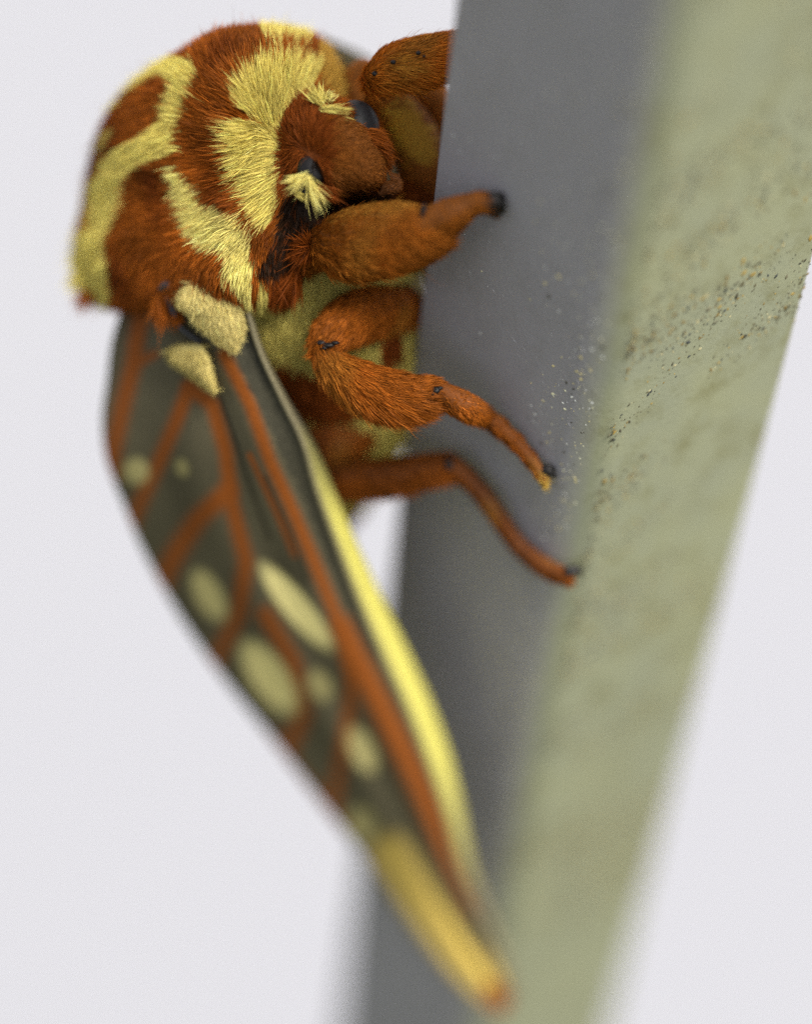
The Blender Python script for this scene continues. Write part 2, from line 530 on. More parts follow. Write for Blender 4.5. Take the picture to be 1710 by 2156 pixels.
DKR = [(590, 425), (640, 400), (700, 425), (830, 395), (840, 430), (700, 480), (660, 540), (600, 580), (560, 600), (536, 580), (560, 540), (580, 500)]
HEADP = A2([(340, 780), (380, 720), (430, 600), (500, 530), (560, 500), (640, 560), (700, 760), (770, 700), (850, 690), (950, 760), (1020, 900), (1110, 1000), (1110, 1130),
            (1150, 1200), (900, 1290), (760, 1280), (560, 1200), (480, 1250), (380, 1270), (340, 1200), (330, 1100), (320, 1000), (340, 900)])
SNP = A2([(770, 700), (850, 690), (950, 760), (1020, 900), (1110, 1000), (1110, 1130), (1050, 1220), (900, 1290), (760, 1250), (720, 1100), (780, 950), (740, 800)])


DK2 = A2([(520, 1090), (560, 1040), (620, 1020), (670, 1070), (680, 1170), (650, 1230), (700, 1290), (760, 1300), (720, 1420), (560, 1420), (480, 1340), (500, 1240), (540, 1180)])  # hollow under the antenna tufts, its shade painted as dark hair


def body_col(uv, root):
    n = len(uv)
    c = np.repeat(OR[None], n, 0)
    jn = smooth_noise(root, 0.9, 5)[:, None]
    c = c * (1 + 0.22 * jn) + (OR2 - OR) * np.clip(smooth_noise(root, 1.7, 8), 0, 1)[:, None] * 0.8
    c = np.clip(c, 0.003, 1)
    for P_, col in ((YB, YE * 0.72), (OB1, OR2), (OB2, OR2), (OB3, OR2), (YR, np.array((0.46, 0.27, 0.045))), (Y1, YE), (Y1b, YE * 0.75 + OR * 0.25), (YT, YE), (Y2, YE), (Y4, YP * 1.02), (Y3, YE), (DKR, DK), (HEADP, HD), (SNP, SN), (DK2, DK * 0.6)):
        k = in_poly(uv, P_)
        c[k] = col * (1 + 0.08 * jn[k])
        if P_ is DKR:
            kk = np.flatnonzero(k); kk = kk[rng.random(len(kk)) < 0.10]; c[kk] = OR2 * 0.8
    k = (root[:, 2] < -9.4) & (uv[:, 0] < 330) & (uv[:, 1] > 190)
    c[k] = np.where(rng.random((k.sum(), 1)) < 0.7, YE, OR)
    return c


th = blob((450, 390, -7),
          [(655, 88, -6), (560, 66, -4), (460, 79, -3), (366, 127, -5), (284, 183, -7), (230, 255, -8), (200, 340, -9), (182, 430, -10), (165, 520, -10), (176, 588, -10),
           (232, 636, -9), (330, 640, -6), (430, 640, -4), (520, 650, -4), (600, 640, -5), (660, 560, -5), (700, 450, -5), (720, 300, -5), (705, 170, -6)],
          (500, 390, -0.6), (450, 390, -16))
hd = blob((690, 330, -1.5),
          [(592, 330, -2), (602, 255, -1.5), (645, 210, -1.5), (700, 218, -1.5), (755, 245, -2), (795, 290, -1.5), (808, 345, -1), (800, 388, -1), (740, 398, -1), (680, 415, -2), (622, 415, -2)],
          (700, 325, 2.3), (690, 330, -7))
th2 = blob((745, 470, -5), [(600, 480, -5), (650, 420, -5), (750, 398, -5), (860, 398, -5), (905, 440, -5), (900, 530, -5.5), (820, 590, -6), (690, 600, -5.5), (610, 570, -5)],
           (745, 475, -2.6), (745, 470, -10), 60, 24)
ab = tube([(560, 480, -8, 5), (620, 560, -8.5, 5.8), (680, 680, -9.5, 5.6), (705, 800, -12, 5.1), (690, 900, -15.5, 4.5), (620, 1030, -20, 4.1), (530, 1150, -26, 3.3), (450, 1260, -31, 1.6)], 50, 40)
Vb, Tb = [], []; o = 0
for (V, T) in ((th[0], th[1]), (hd[0], hd[1]), (ab[0], ab[1]), (th2[0], th2[1])):
    # make all shells outward
    nr, ar = tri_normals(V, T); cen = V.mean(0)
    if ((V[T].mean(1) - cen) * nr * ar[:, None]).sum() < 0:
        T = T[:, ::-1]
    Vb.append(V); Tb.append(T + o); o += len(V)
tmp = tri_mesh('tmp', np.vstack(Vb), np.vstack(Tb))
to = bpy.data.objects.new('tmp', tmp); C.objects.link(to)
rm = to.modifiers.new('r', 'REMESH'); rm.mode = 'VOXEL'; rm.voxel_size = 0.28
sm = to.modifiers.new('s', 'SMOOTH'); sm.factor = 0.5; sm.iterations = 4
ev = to.evaluated_get(bpy.context.evaluated_depsgraph_get())
bm_me = bpy.data.meshes.new_from_object(ev)
bpy.data.objects.remove(to)
nv = len(bm_me.vertices); BV = np.zeros(nv * 3); bm_me.vertices.foreach_get('co', BV); BV = BV.reshape(-1, 3)
bm_me.calc_loop_triangles(); BT = np.zeros(len(bm_me.loop_triangles) * 3, np.int32); bm_me.loop_triangles.foreach_get('vertices', BT); BT = BT.reshape(-1, 3)
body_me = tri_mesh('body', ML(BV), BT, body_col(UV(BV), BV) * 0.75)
body = link('body', body_me, SKIN, moth)

FLOW = flow_field([
    (540, 150, -.25, -1), (600, 130, .05, -1), (650, 130, .3, -1), (500, 200, -.75, -.65), (500, 290, -1, -.05), (490, 340, -1, .12), (530, 400, -.85, .5), (550, 455, -.5, .85),
    (450, 110, -.35, -1), (520, 80, 0, -1), (620, 75, .2, -1), (420, 210, -.75, -.65), (400, 300, -1, .05), (440, 370, -1, .2), (470, 420, -.8, .6),
    (350, 110, -1, -.4), (330, 180, -1, -.1), (300, 260, -1, .2), (240, 330, -.9, .5), (230, 420, -.6, .8), (190, 550, -.2, 1), (170, 450, -.3, 1),
    (320, 380, -1, .12), (300, 470, -.95, .35), (380, 500, -.75, .65), (290, 580, -.55, .85), (420, 570, -.35, .95), (460, 590, -.15, 1),
    (380, 420, -.9, .4), (440, 480, -.65, .75), (500, 530, -.25, 1), (510, 600, -.05, 1), (560, 560, .1, 1), (600, 620, .1, 1), (580, 700, .0, 1), (700, 800, .1, 1), (800, 700, .3, 1), (700, 1000, -.2, 1), (500, 1200, -.5, 1),
    (720, 140, .6, -.5), (700, 100, .6, -.6),
    (620, 270, -.35, -1), (650, 240, .1, -1), (605, 330, -1, 0), (612, 380, -.6, .9), (630, 330, -.6, .5), (660, 300, .5, -.6), (690, 280, 1, -.35), (720, 270, 1, -.3), (700, 330, 1, .1), (680, 380, .6, .9), (760, 330, 1, .15), (760, 380, .8, .6), (790, 300, 1, .1), (650, 400, .1, 1)])


def hair_len(uv):
    ln = np.full(len(uv), 1.15)
    ln[in_poly(uv, Y2) | in_poly(uv, Y3)] = 1.6
    ln[in_poly(uv, HEADP)] = 0.85; ln[in_poly(uv, SNP)] = 0.4
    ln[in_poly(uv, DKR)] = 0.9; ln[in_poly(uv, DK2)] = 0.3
    ln[uv[:, 1] > 640] = 1.2
    return ln


def body_w(c, nr):
    uv = UV(c)
    wgt = np.where(nr[:, 2] > -0.25, 1.0, 0.5)
    wgt = np.where((uv[:, 1] > 640) | (uv[:, 0] < 260), wgt * 0.75, wgt)
    wgt = np.where(in_poly(uv, SNP), 2.6, wgt); wgt = np.where(in_poly(uv, HEADP) & ~in_poly(uv, SNP), wgt * 1.3, wgt)
    wgt = np.where(in_poly(uv, DK2), 0.35, wgt)
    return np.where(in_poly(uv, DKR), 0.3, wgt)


def add_fur(name, V, T, parent, density, lenfn, dirfn, colfn, lift, width, weight=None, **kw):
    p, n, f = sample(V, T, density, weight)
    uv = UV(p)
    fv, ft, fc = ribbons(p, n, dirfn(p, uv, f, n), lenfn(uv), lift, width, colfn, **kw)
    o = link(name, tri_mesh(name, ML(fv), ft, fc), HAIR, parent, smooth=False); o['kind'] = 'stuff'
    return o


def wavy_flow(p, uv, f, n):
    v_ = FLOW(uv)
    sn = smooth_noise(p, 1.3, 21) * 0.22 + smooth_noise(p, 0.5, 22) * 0.12
    c_, s_ = np.cos(sn), np.sin(sn)
    return np.stack([v_[:, 0] * c_ - v_[:, 1] * s_, v_[:, 0] * s_ + v_[:, 1] * c_, -0.15 + 0 * sn], 1)


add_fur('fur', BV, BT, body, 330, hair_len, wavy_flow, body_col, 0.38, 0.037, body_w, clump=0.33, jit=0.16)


# ------------------------------------------------------------------ legs
def leg_col(base, extra=None):
    def f(uv, root):
        c = base * (1 + 0.18 * smooth_noise(root, 0.6, 31) + 0.14 * smooth_noise(root, 0.2, 32))[:, None]
        w_ = np.clip(smooth_noise(root, 1.1, 33) - 0.5, 0, 1)[:, None] * 0.6
        c = c * (1 - w_) + np.array((0.40, 0.17, 0.025)) * w_
        if extra:
            for poly, col in extra:
                k = in_poly(uv + rng.normal(0, 9, uv.shape), poly); c[k] = np.array(col)
        return np.clip(c, 0.003, 1)
    return f


def make_leg(label, sections, furs, base, extra=None, dens=150, claws=()):
    """sections: list of tube controls making one mesh; furs: (len, lift) per section."""
    Vs, Ts, Ax, Ln, Lf_ = [], [], [], [], []; o = 0
    for ctrl, (ln, lift, flat_) in zip(sections, furs):
        V, T, tg = tube(ctrl, 36, 22, flat_)
        nr, ar = tri_normals(V, T)
        if (((V[T].mean(1) - V.mean(0)) * nr) * ar[:, None]).sum() < 0:
            T = T[:, ::-1]
        Vs.append(V); Ts.append(T + o); Ax.append(tg); Ln.append(np.full(len(V), ln)); Lf_.append(np.full(len(V), lift)); o += len(V)
    V, T, Ax, Ln, Lf_ = np.vstack(Vs), np.vstack(Ts), np.vstack(Ax), np.concatenate(Ln), np.concatenate(Lf_)
    cf = leg_col(base, extra)
    lo = link('leg', tri_mesh('leg', ML(V), T, cf(UV(V), V) * 0.4), SKIN, moth)  # skin darkened to paint shade into the gaps between strands
    if label:
        lo['label'] = label
    p, n, f = sample(V, T, dens * 1.9)
    # fur sweeps along the leg; on the under side it is longer and hangs as a fringe
    und = np.clip(-n[:, 1], 0, 1)
    dirv = Ax[T[f, 0]] + np.array([0.0, -1.0, -0.2]) * (0.15 + 0.55 * und)[:, None]
    lens = Ln[T[f, 0]] * (0.75 + 1.0 * und)
    fv, ft, fc = ribbons(p, n, dirv, lens, 0.22 + 0.16 * und, 0.032, cf, clump=0.6, cdens=0.3, jit=0.12)
    fo = link('fur', tri_mesh('fur', ML(fv), ft, fc), HAIR, lo, smooth=False); fo['kind'] = 'stuff'
    for cl in claws:
        V, T, _ = tube(cl, 14, 8)
        link('claw', tri_mesh('claw', ML(V), T), BLACK, lo)
    return lo


def face_z(u, v, off=0.3):
    """depth where the ray through (u, v) meets the grey face, `off` mm in front of it."""
    q = L(u, v, 0.0); o_ = np.array([0, 0, D]); dr = q - o_
    t = ((Lf - o_) @ nG + off) / (dr @ nG)
    return float((o_ + dr * t)[2])


print('face z', [round(face_z(*x), 2) for x in ((1040, 430), (1160, 1005), (1200, 1215), (960, 440), (985, 1800), (1075, 2100))])

legor = np.array((0.30, 0.092, 0.010))
zf = face_z(1050, 425, 0.5)
zk = face_z(905, 500, 1.5)
near_fore = make_leg('short thick foreleg reaching out to the grey face of the post',
    [[(610, 560, -3.5, 1.1), (640, 535, -2.0, 1.0), (668, 510, -0.8, 0.75), (690, 512, -0.3, 1.3), (740, 510, 0.5, 1.85), (820, 496, 1.8, 1.85), (885, 486, 2.8, 1.45), (925, 480, 3.4, 1.0)],
     [(890, 488, 2.9, 1.1), (945, 455, 3.8, 1.0), (985, 433, (3.8 + zf) / 2, 0.68), (1015, 425, zf - 0.1, 0.6), (1042, 432, zf, 0.55)]],
    [(0.8, .35, .9), (0.35, .3, 1)], legor, [([(690, 470), (700, 448), (760, 425), (840, 408), (905, 415), (905, 432), (840, 438), (760, 452)], (0.42, 0.19, 0.028)), ([(1028, 380), (1090, 380), (1090, 470), (1030, 470)], (0.02, 0.015, 0.01))], 170,  # lighter stripe along the femur top is a painted highlight
    [[(1036, 425, zf + .2, 0.36), (1055, 428, zf + .1, 0.26), (1062, 448, zf - .3, 0.06)], [(1034, 418, zf + .2, 0.34), (1052, 412, zf + .1, 0.24), (1064, 420, zf - .3, 0.06)]])
zm0, zm1, zm2 = face_z(1040, 880, 1.0), face_z(1100, 935, 0.6), face_z(1158, 1000, 0.35)
mid = make_leg('long jointed middle leg with black joint and pale foot tip',
    [[(860, 640, -6.5, 1.1), (800, 650, -4.5, 1.35), (740, 668, -2.6, 1.35), (695, 695, -1.6, 1.0), (670, 718, -1.4, 0.65)],
     [(672, 722, -1.4, 0.6), (695, 760, -1.2, 0.8), (740, 795, -0.8, 1.15), (800, 822, -0.6, 1.3), (860, 830, -0.6, 1.15), (905, 822, -0.7, 0.8), (925, 820, -0.8, 0.5)],
     [(915, 815, -0.8, 0.45), (945, 835, -0.9, 0.72), (985, 856, -1.1, 0.78), (1022, 874, zm0, 0.62), (1030, 880, zm0, 0.52), (1050, 895, (zm0 + zm1) / 2, 0.58), (1066, 910, (zm0 + zm1) / 2, 0.45), (1084, 926, zm1, 0.5), (1100, 945, zm1, 0.40), (1115, 962, zm1, 0.44), (1128, 980, zm2 + .1, 0.34), (1140, 998, zm2 + .05, 0.38), (1150, 1014, zm2, 0.28)]],
    [(0.8, .3, .85), (1.05, .25, .7), (0.38, .2, 1)], legor * np.array((1.0, .92, .9)), [([(1125, 1003), (1165, 1003), (1165, 1060), (1115, 1060)], (0.45, 0.30, 0.06))], 170,
    [[(1142, 995, zm2 + .2, 0.22), (1160, 997, zm2 + .2, 0.2), (1172, 1006, zm2 - .1, 0.05)], [(1142, 988, zm2 + .2, 0.22), (1160, 985, zm2 + .2, 0.18), (1174, 988, zm2 - .1, 0.05)], [(1144, 992, zm2 + .3, 0.2), (1158, 991, zm2 + .4, 0.16), (1168, 996, zm2 + .2, 0.04)]])
zh0, zh1, zh2 = face_z(1030, 1060, 1.3), face_z(1090, 1150, 0.8), face_z(1200, 1215, 0.4)
hind = make_leg('blurred hind leg held lowest against the post',
    [[(800, 860, -11, 1.3), (740, 890, -9.5, 1.8), (690, 940, -8.5, 1.8), (660, 980, -8, 1.4)],
     [(660, 985, -8, 0.9), (730, 1004, -7.5, 1.05), (830, 1000, -7.2, 1.05), (930, 982, -7.0, 0.85), (955, 975, -7.0, 0.6)],
     [(945, 975, -7, 0.75), (990, 1010, (-7 + zh0) / 2, 0.62), (1035, 1065, zh0, 0.6), (1090, 1145, zh1, 0.55), (1150, 1195, (zh1 + zh2) / 2, 0.55), (1200, 1215, zh2, 0.5)]],
    [(0.7, .3, .9), (0.7, .3, .9), (0.3, .2, 1)], legor * np.array((.7, .62, .6)), None, 110,
    [[(1195, 1205, zh2 + .3, 0.35), (1215, 1200, zh2 + .2, 0.28), (1226, 1212, zh2 - .1, 0.06)]])
inner_y = A2([(1110, 620), (1250, 580), (1340, 680), (1420, 820), (1500, 930), (1460, 1080), (1320, 1040), (1200, 950), (1120, 800)])
top_y = A2([(1180, 330), (1300, 290), (1400, 330), (1380, 400), (1250, 420)])
far_fore = make_leg('upper foreleg with dark pits, bent behind the post edge',
    [[(900, 440, -7, 1.9), (895, 360, -6, 1.75), (862, 270, -4.8, 1.45), (812, 205, -3.4, 1.15), (785, 172, -2.2, 0.8)],
     [(970, 380, -8.5, 1.8), (945, 290, -7.5, 1.6), (905, 205, -6, 1.3), (860, 170, -4.5, 1.0)],
     [(800, 330, -6.5, 1.4), (765, 240, -5.5, 1.3), (752, 175, -5, 1.0), (775, 140, -4.5, 0.7)],
     [(778, 172, -1.9, 0.5), (792, 160, -1.1, 0.8), (830, 140, -0.5, 1.2), (885, 126, -0.5, 1.3), (950, 108, -1.0, 1.1), (1010, 105, -1.8, 1.0), (1060, 125, -2.0, 0.85), (1123, 163, -1.9, 0.55)]],
    [(0.2, .2, .9), (0.2, .2, .9), (0.2, .2, .9), (0.85, .3, .9)], legor * np.array((1.75, 1.8, 1.6)), [(inner_y, (0.95, 0.50, 0.05)), (top_y, (0.60, 0.27, 0.035))], 170)  # leg and inner patch brightened, standing in for light from behind


def spot(name, ctr, rx, ry, rz, material, parent, seg=10):
    c0 = L(*ctr); V = []
    for ph in np.linspace(-math.pi / 2, math.pi / 2, seg):
        for t in np.linspace(0, 2 * math.pi, 2 * seg, endpoint=False):
            V.append(c0 + np.array([rx * math.cos(ph) * math.cos(t), ry * math.cos(ph) * math.sin(t), rz * math.sin(ph)]))
    me = tri_mesh(name, ML(np.array(V)), grid_tris(seg, 2 * seg, True))
    return link(name, me, material, parent)


for (u, v, z, rx, ry, own) in ((893, 440, 4.0, .16, .3, near_fore), (890, 452, 4.0, .14, .2, near_fore), (918, 822, -0.25, .26, .22, mid), (926, 817, -0.35, .2, .14, mid), (911, 829, -.25, .14, .13, mid),
                             (676, 722, -0.8, .3, .17, mid), (692, 727, -0.65, .36, .16, mid), (706, 722, -0.6, .24, .12, mid), (683, 732, -0.75, .22, .15, mid), (945, 978, -6.3, .28, .45, hind)):
    spot('joint', (u, v, z), rx, ry, 0.22, BLACK, own, 7)
for (u, v, r) in ((828, 131, .12), (881, 112, .11), (893, 119, .07), (790, 155, .14)):
    spot('pit', (u, v, {828: 0.75, 881: 0.85, 893: 0.85, 790: -0.2}[u] + 0.25), r * 1.4, r * 1.1, 0.12, BLACK, far_fore, 6)

# ------------------------------------------------------------------ head pieces
spot('antenna_socket', (657, 358, 1.2), 0.85, 0.95, 0.6, BLACK, body, 14)  # black lumps here stand in for the shaded hollows at the antenna bases
spot('antenna_socket', (648, 400, 0.9), 0.6, 0.8, 0.6, BLACK, body, 14)
spot('eye', (748, 275, -0.9), 1.42, 1.75, 1.3, EYE, body, 18)


def tuft(name, root, tips, n, spread, col, parent, width=0.05):
    r0 = L(*root); P0, N0, Dv, Ln = [], [], [], []
    for tp in tips:
        t = L(*tp); ax = t - r0
        for k in range(n):
            P0.append(r0 + rng.normal(0, 0.13, 3)); v_ = ax + rng.normal(0, spread, 3)
            Dv.append(v_); Ln.append(np.linalg.norm(ax) * random.uniform(0.55, 1.1))
    P0, Dv, Ln = np.array(P0), np.array(Dv), np.array(Ln)
    N0 = unit(np.cross(Dv, rng.normal(0, 1, Dv.shape)) * 0.6 + np.array([0, 0, 1.0]))
    N0 = unit(N0 - (N0 * unit(Dv)).sum(1)[:, None] * unit(Dv))
    fv, ft, fc = ribbons(P0, N0, Dv, Ln, 0.15, width, lambda uv, r: np.repeat(np.array(col)[None], len(uv), 0), clump=0.15, cdens=1.0, jit=0.08)
    o = link(name, tri_mesh(name, ML(fv), ft, fc), HAIR, parent, smooth=False); o['kind'] = 'stuff'


tuft('antenna_tuft', (645, 372, 1.9), [(597, 381, 1.8), (603, 393, 1.9), (612, 402, 1.9)], 46, 0.12, YP, body, 0.034)
tuft('antenna_tuft', (650, 378, 1.9), [(660, 442, 1.9), (694, 427, 1.8), (680, 443, 2.0)], 44, 0.16, YP, body, 0.034)
tuft('antenna_tuft', (625, 405, 1.5), [(650, 425, 1.6)], 22, 0.06, YE * 0.8, body, 0.034)
tuft('antenna_tuft', (675, 215, 1.2), [(648, 190, 1.0), (660, 180, .8), (672, 185, .8)], 90, 0.16, YE, body)
tuft('antenna_tuft', (682, 232, 1.4), [(735, 232, 1.2), (730, 238, 1.2)], 110, 0.14, YE, body)
tuft('antenna_tuft', (690, 205, 0.9), [(705, 195, .6), (695, 215, .8)], 60, 0.15, YP, body)
tuft('cheek_tuft', (672, 395, 1.6), [(712, 418, 1.6), (702, 422, 1.6)], 90, 0.14, HD, body)
tuft('coxa_tuft', (650, 520, -0.3), [(600, 500, -.2), (610, 530, 0), (620, 555, -.2), (640, 480, .2), (630, 570, -.5), (600, 560, -.5)], 70, 0.45, OR2, body, 0.04)
tuft('coxa_tuft', (620, 575, -1.2), [(600, 650, -1.5), (590, 630, -1.4), (615, 640, -1.5)], 110, 0.3, OR2, body)
tuft('flank_tuft', (200, 600, -8.6), [(158, 650, -8.9), (168, 655, -8.8), (182, 648, -8.6)], 130, 0.3, OR, body, 0.045)
tuft('flank_tuft', (185, 560, -8.8), [(148, 600, -9.2), (152, 618, -9.2), (138, 545, -9.4), (165, 622, -9)], 150, 0.35, YE, body, 0.045)
tuft('tegula_tuft', (560, 480, -.4), [(545, 540, -.6), (552, 530, -.5), (560, 545, -.5)], 120, 0.18, OR2, body)


def palp(ctrl, col):
    V, T, tg = tube(ctrl, 14, 10, 0.6)
    nr, ar = tri_normals(V, T)
    if (((V[T].mean(1) - V.mean(0)) * nr) * ar[:, None]).sum() < 0:
        T = T[:, ::-1]
    o = link('palp', tri_mesh('palp', ML(V), T, np.repeat(np.array([col]), len(V), 0)), SKIN, body)
    add_fur('fur', V, T, o, 500, lambda uv: np.full(len(uv), 0.3), lambda p, uv, f, n: tg[T[f, 0]], lambda uv, r: np.repeat(np.array([col]) * 2, len(uv), 0), 0.2, 0.035)


palp([(800, 410, -.2, .1), (815, 398, 0, .38), (826, 392, 0, .3), (832, 384, 0, .05)], (0.08, 0.028, 0.007))
palp([(822, 408, -.4, .1), (834, 396, -.2, .3), (834, 378, -.2, .28), (822, 366, -.1, .05)], (0.10, 0.034, 0.008))

# ------------------------------------------------------------------ wings
GW = np.array((0.084, 0.073, 0.042)); OV = np.array((0.22, 0.058, 0.006)); YS = np.array((0.78, 0.68, 0.28))
veins = [([(300, 660), (290, 720), (283, 770), (262, 850), (240, 950), (236, 1000)], 19), ([(285, 770), (330, 745)], 9), ([(400, 815), (372, 890), (340, 965), (300, 1050), (275, 1110)], 16),
         ([(400, 815), (450, 850), (478, 950), (490, 1060), (520, 1180), (505, 1290), (450, 1400), (430, 1450)], 17), ([(482, 1030), (420, 1090), (370, 1165), (335, 1240)], 22),
         ([(475, 745), (528, 850), (570, 970), (620, 1080), (670, 1200), (722, 1330), (742, 1440), (728, 1560), (700, 1700)], 14), ([(528, 955), (590, 1090), (622, 1165)], 6),
         ([(560, 1290), (618, 1390), (642, 1500), (600, 1590)], 18), ([(720, 1320), (800, 1480), (880, 1640), (950, 1790), (1010, 1900)], 28), ([(560, 1540), (640, 1640), (720, 1740)], 14)]


def wing_col(uv):
    n = len(uv); c = np.repeat(GW[None], n, 0)
    nz_ = smooth_noise(np.c_[uv / 30, np.zeros(n)], 1.0, 4)
    c = c * (1 + 0.10 * nz_)[:, None]
    dk = np.clip(smooth_noise(np.c_[uv[:, 0] / 9, uv[:, 1] / 22, np.zeros(n)], 1.0, 14), 0, 1) * np.clip((900 - uv[:, 1]) / 160, 0, 1) * np.clip((uv[:, 0] - 470) / 40, 0, 1)
    c = c * (1 - 0.7 * dk)[:, None] + np.array((0.12, 0.09, 0.04)) * (0.5 * np.clip(-smooth_noise(np.c_[uv[:, 0] / 7, uv[:, 1] / 18, np.zeros(n)], 1.0, 15) - .6, 0, 1) * np.clip((880 - uv[:, 1]) / 160, 0, 1) * np.clip((uv[:, 0] - 490) / 40, 0, 1))[:, None]
    for ln, w_ in veins:
        d = dist_poly(uv, ln); a_ = np.clip(1.45 - d / w_, 0, 1) ** 1.2
        a_ = a_[:, None]; c = c * (1 - a_) + OV * a_

    chk = in_poly(uv + rng.normal(0, 3, uv.shape), [(505, 690), (555, 742), (600, 835), (640, 930), (665, 1030), (705, 1145), (752, 1265), (800, 1375), (780, 1380), (728, 1270), (680, 1150), (632, 1040), (590, 950), (545, 850), (500, 760)])
    c[chk] = c[chk] * 0.35 + np.array((0.018, 0.018, 0.013))
    for ln, w_ in (([(425, 735), (455, 800), (490, 900), (525, 1010), (570, 1130)], 5), ([(560, 1000), (610, 1110), (650, 1220)], 4)):
        a_ = np.clip(1.3 - dist_poly(uv, ln) / w_, 0, 1)[:, None]; c = c * (1 - 0.75 * a_)

    def spot_(p0, p1, w_, col, soft=0.2):
        nonlocal c
        p0, p1 = np.array(p0, float), np.array(p1, float); ax = p1 - p0; l_ = np.linalg.norm(ax) / 2; ax = ax / (2 * l_); q = uv - (p0 + p1) / 2
        d = np.sqrt((q @ ax / l_) ** 2 + (q @ np.array([-ax[1], ax[0]]) / w_) ** 2)
        a_ = np.clip((1 + soft - d) / (2 * soft) , 0, 1)[:, None]; c = c * (1 - a_) + np.array(col) * a_
    spot_((556, 1190), (694, 1358), 26, YS * 1.1); spot_((520, 1352), (618, 1494), 36, YS * .9); spot_((415, 1200), (470, 1300), 27, YS * 0.6)
    spot_((280, 965), (300, 1015), 26, YS * 0.5); spot_((380, 965), (392, 1000), 14, YS * 0.35); spot_((660, 1410), (690, 1470), 24, YS * 0.4)
    spot_((745, 1530), (785, 1620), 25, YS * 0.6); spot_((750, 1700), (780, 1765), 28, YS * 0.42)
    d = dist_poly(uv, [(825, 1790), (895, 1900), (975, 2010), (1030, 2070)]); a_ = np.clip(1.5 - d / 34, 0, 1)[:, None]
    c = c * (1 - a_) + np.array((0.50, 0.36, 0.08)) * a_
    d = dist_poly(uv, [(1040, 2090), (1080, 2130)]); a_ = np.clip(1.4 - d / 25, 0, 1)[:, None]; c = c * (1 - a_) + OV * a_
    return c


def resample(pts, n):
    return catmull(np.array(pts, float), n)


def make_wing(trail, lead, rim, nrow, ncol, colfn, label, bulge):
    A_, B_ = resample(trail, nrow), resample(lead, nrow)
    Rm = resample(rim, nrow) if rim else None
    rows = []; isrim = []
    s = np.linspace(0, 1, ncol)
    for i in range(nrow):
        q = A_[i] * (1 - s)[:, None] + B_[i] * s[:, None]
        q[:, 2] += bulge * np.sin(math.pi * s) * math.sin(math.pi * min(1, 0.15 + i / nrow))
        q[:, 2] += 0.25 * np.sin(s * 17 + 0.6) * (0.3 + 0.7 * s)            # pleats between the veins
        if Rm is not None:
            k = np.linspace(0, 1, 13)[1:]
            rq = B_[i] * (1 - k)[:, None] + Rm[i] * k[:, None]
            rq[:, 2] += 0.5 * np.sin(k * math.pi)
            q = np.vstack([q, rq])
        rows.append(q)
    Q = np.vstack(rows); nc = len(rows[0])
    P = L(Q[:, 0], Q[:, 1], Q[:, 2])
    col = colfn(Q[:, :2])
    if Rm is not None:
        rimmask = np.tile(np.arange(nc) >= ncol, nrow); t = np.repeat(np.linspace(0, 1, nrow), nc)
        kk = np.tile(np.r_[np.zeros(ncol), np.linspace(0, 1, 13)[1:]], nrow)
        yel = np.clip((t - 0.17) / 0.14, 0, 1) * np.clip((0.86 - t) / 0.2, 0, 1) * np.clip((kk - 0.1) / 0.3, 0, 1)
        rc = GW * 1.6 * (1 - yel)[:, None] + np.array((0.47, 0.43, 0.095)) * yel[:, None]
        col = np.where(rimmask[:, None], rc, col)
    T = grid_tris(nrow, nc)
    me = tri_mesh('forewing', ML(P), T, col)
    o = link('forewing', me, WING, moth)
    o['label'] = label
    sol = o.modifiers.new('thickness', 'SOLIDIFY'); sol.thickness = 0.00014; sol.offset = -1
    return o, P, T


trail = [(262, 640, -8.5), (238, 720, -9), (228, 800, -9.6), (218, 880, -10.2), (226, 965, -10.8), (262, 1060, -11.6), (312, 1175, -12.6), (390, 1310, -13.8), (472, 1425, -14.8), (560, 1535, -15.7), (660, 1665, -16.6), (745, 1775, -17.3), (815, 1880, -17.9), (890, 1985, -18.4), (970, 2075, -18.8), (1055, 2138, -19)]
lead = [(515, 640, -2.0), (545, 740, -2.0), (590, 840, -2.4), (632, 930, -3.0), (660, 1030, -4.0), (704, 1150, -5.4), (748, 1265, -6.8), (795, 1375, -8.2), (845, 1485, -9.7), (892, 1600, -11.2), (932, 1710, -12.7), (962, 1810, -14.2), (1000, 1900, -15.6), (1035, 1980, -16.8), (1062, 2050, -17.8), (1078, 2105, -18.5)]
rimc = [(522, 650, -3.0), (554, 745, -3.2), (602, 838, -3.8), (658, 930, -4.8), (704, 1040, -6.2), (753, 1155, -7.8), (806, 1270, -9.4), (858, 1378, -10.8), (905, 1485, -12.2), (944, 1600, -13.5), (970, 1710, -14.6), (990, 1810, -15.8), (1020, 1895, -16.8), (1050, 1975, -17.7), (1074, 2048, -18.4), (1085, 2105, -18.9)]
dz = lambda v, k: -k * min(1.0, max(0.0, (v - 950) / 900))
trail = [(u, v, z + dz(v, 4.0)) for u, v, z in trail]; lead = [(u, v, z + dz(v, 4.5)) for u, v, z in lead]; rimc = [(u, v, z + dz(v, 4.5)) for u, v, z in rimc]
wing, WP, WT = make_wing(trail, lead, rimc, 220, 120, wing_col, 'grey forewing with orange veins and pale yellow spots, hanging below the thorax', 1.2)
trail2 = [(640, 170, -13), (700, 300, -17), (780, 450, -21), (880, 650, -28), (950, 850, -36), (1100, 1100, -47)]
lead2 = [(672, 72, -9), (800, 140, -13), (900, 280, -18), (990, 480, -25), (1080, 780, -36), (1150, 1090, -46)]
fw2, _, _ = make_wing(trail2, lead2, None, 60, 30, lambda uv: np.repeat(GW[None], len(uv), 0), 'dark grey far forewing mostly hidden behind the body', 0.5)


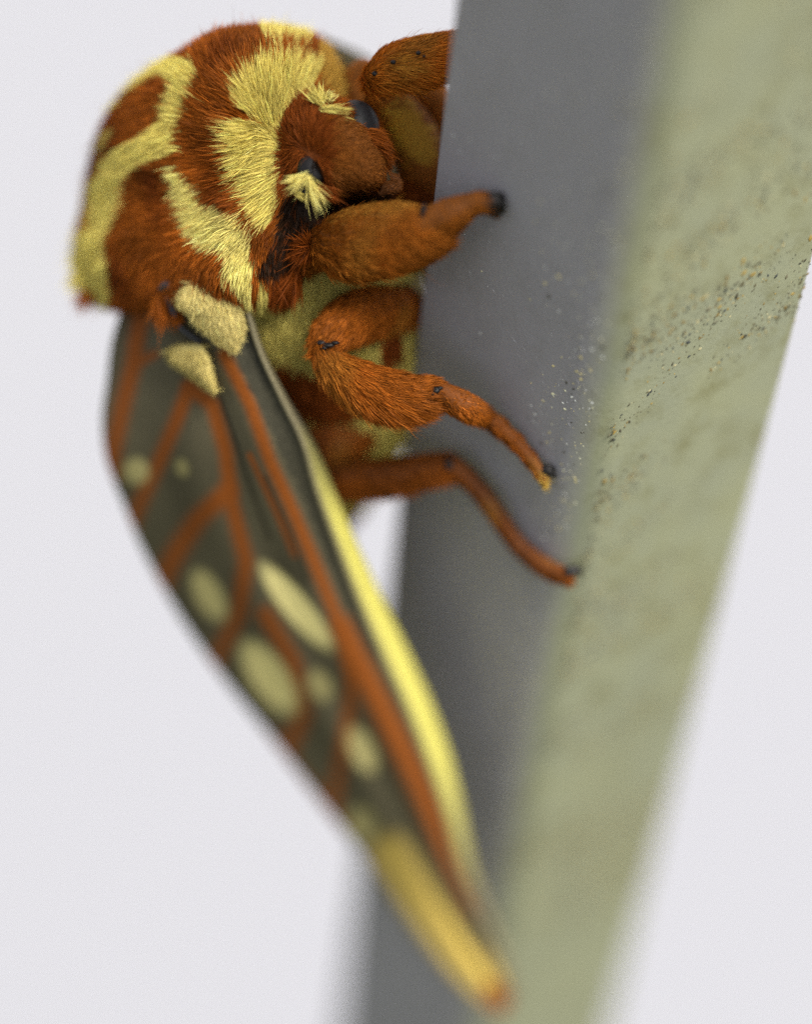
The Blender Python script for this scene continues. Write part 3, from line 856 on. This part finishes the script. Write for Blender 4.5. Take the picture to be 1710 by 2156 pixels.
# fur patches at the wing base
def patch(name, poly, ctr_z, slope, height, col, dens, parent):
    poly = np.array(poly, float); cen = poly.mean(0)
    n = 60; per = np.vstack([poly, poly[:1]]); ring = catmull(np.c_[per, np.zeros(len(per))], n + 1)[:n, :2]
    V = []; nr_ = 14
    for k, f in enumerate(np.linspace(1, 0.02, nr_)):
        q = cen + (ring - cen) * f
        z = ctr_z + (q - cen) @ np.array(slope) + height * (1 - f * f) - (0.8 if k == 0 else 0)
        V.append(L(q[:, 0], q[:, 1], z))
    V = np.vstack(V); T = grid_tris(nr_, n, True)
    nrm, _ = tri_normals(V, T)
    if nrm[:, 2].mean() < 0:
        T = T[:, ::-1]
    cf = lambda uv, root: np.repeat(col[None], len(uv), 0) * (1 + 0.06 * smooth_noise(root, 0.8, 2))[:, None]
    o = link(name, tri_mesh(name, ML(V), T, cf(UV(V), V) * 0.8), SKIN, parent)
    dv = np.array([0.25, -1.0, -0.3])
    add_fur('fur', V, T, o, dens, lambda uv: np.full(len(uv), 0.6), lambda p, uv, f, n: np.repeat(dv[None], len(p), 0) + np.c_[(uv[:, 0] - cen[0]) / 160, np.zeros(len(p)), np.zeros(len(p))], cf, 0.16, 0.034, clump=0.25)
    return o


P1 = A3([(870, 470), (940, 455), (1010, 480), (1060, 520), (1130, 530), (1190, 580), (1230, 660), (1255, 780), (1255, 850), (1210, 960), (1150, 970), (1060, 920), (980, 850), (900, 770), (840, 690), (790, 630), (800, 560)])
P2 = A3([(730, 970), (830, 930), (950, 930), (985, 970), (1015, 1070), (1045, 1180), (1045, 1240), (980, 1220), (880, 1150), (800, 1090), (730, 1020)])
patch('scale_patch', P1, -1.7, (0.002, -0.006), 0.55, YP * np.array((.85, .82, 1.0)), 480, wing)
patch('scale_patch', P2, -3.5, (0.02, -0.002), 0.4, YP * np.array((.8, .76, .85)), 350, wing)
# dark hinge plate, dark gap line and orange tuft beside the wing root
V, T, _ = tube([(334, 610, -3.5, 0.12), (350, 602, -3.0, 0.36), (372, 596, -2.7, 0.3), (398, 588, -2.4, 0.16)], 20, 14)
link('hinge_plate_gap', tri_mesh('hinge_plate_gap', ML(V), T), TEG, wing)
V, T, _ = tube([(345, 608, -3.4, 0.2), (355, 628, -3.4, 0.3), (362, 650, -3.5, 0.24), (380, 690, -3.6, 0.2), (420, 722, -3.8, .2), (445, 752, -3.9, 0.14), (465, 820, -4.8, 0.08)], 24, 12)  # dark tube laid along the gap line down the wing root
link('hinge_plate_gap', tri_mesh('hinge_plate_gap', ML(V), T), TEG, wing)
tuft('hinge_tuft', (338, 630, -3.6), [(330, 690, -3.8), (345, 700, -3.8), (352, 695, -3.6), (326, 670, -3.9)], 130, 0.3, OR * 1.1, body)
tuft('hinge_tuft', (372, 665, -3.4), [(380, 690, -3.4), (370, 690, -3.5)], 60, 0.2, OR * 1.1, body)
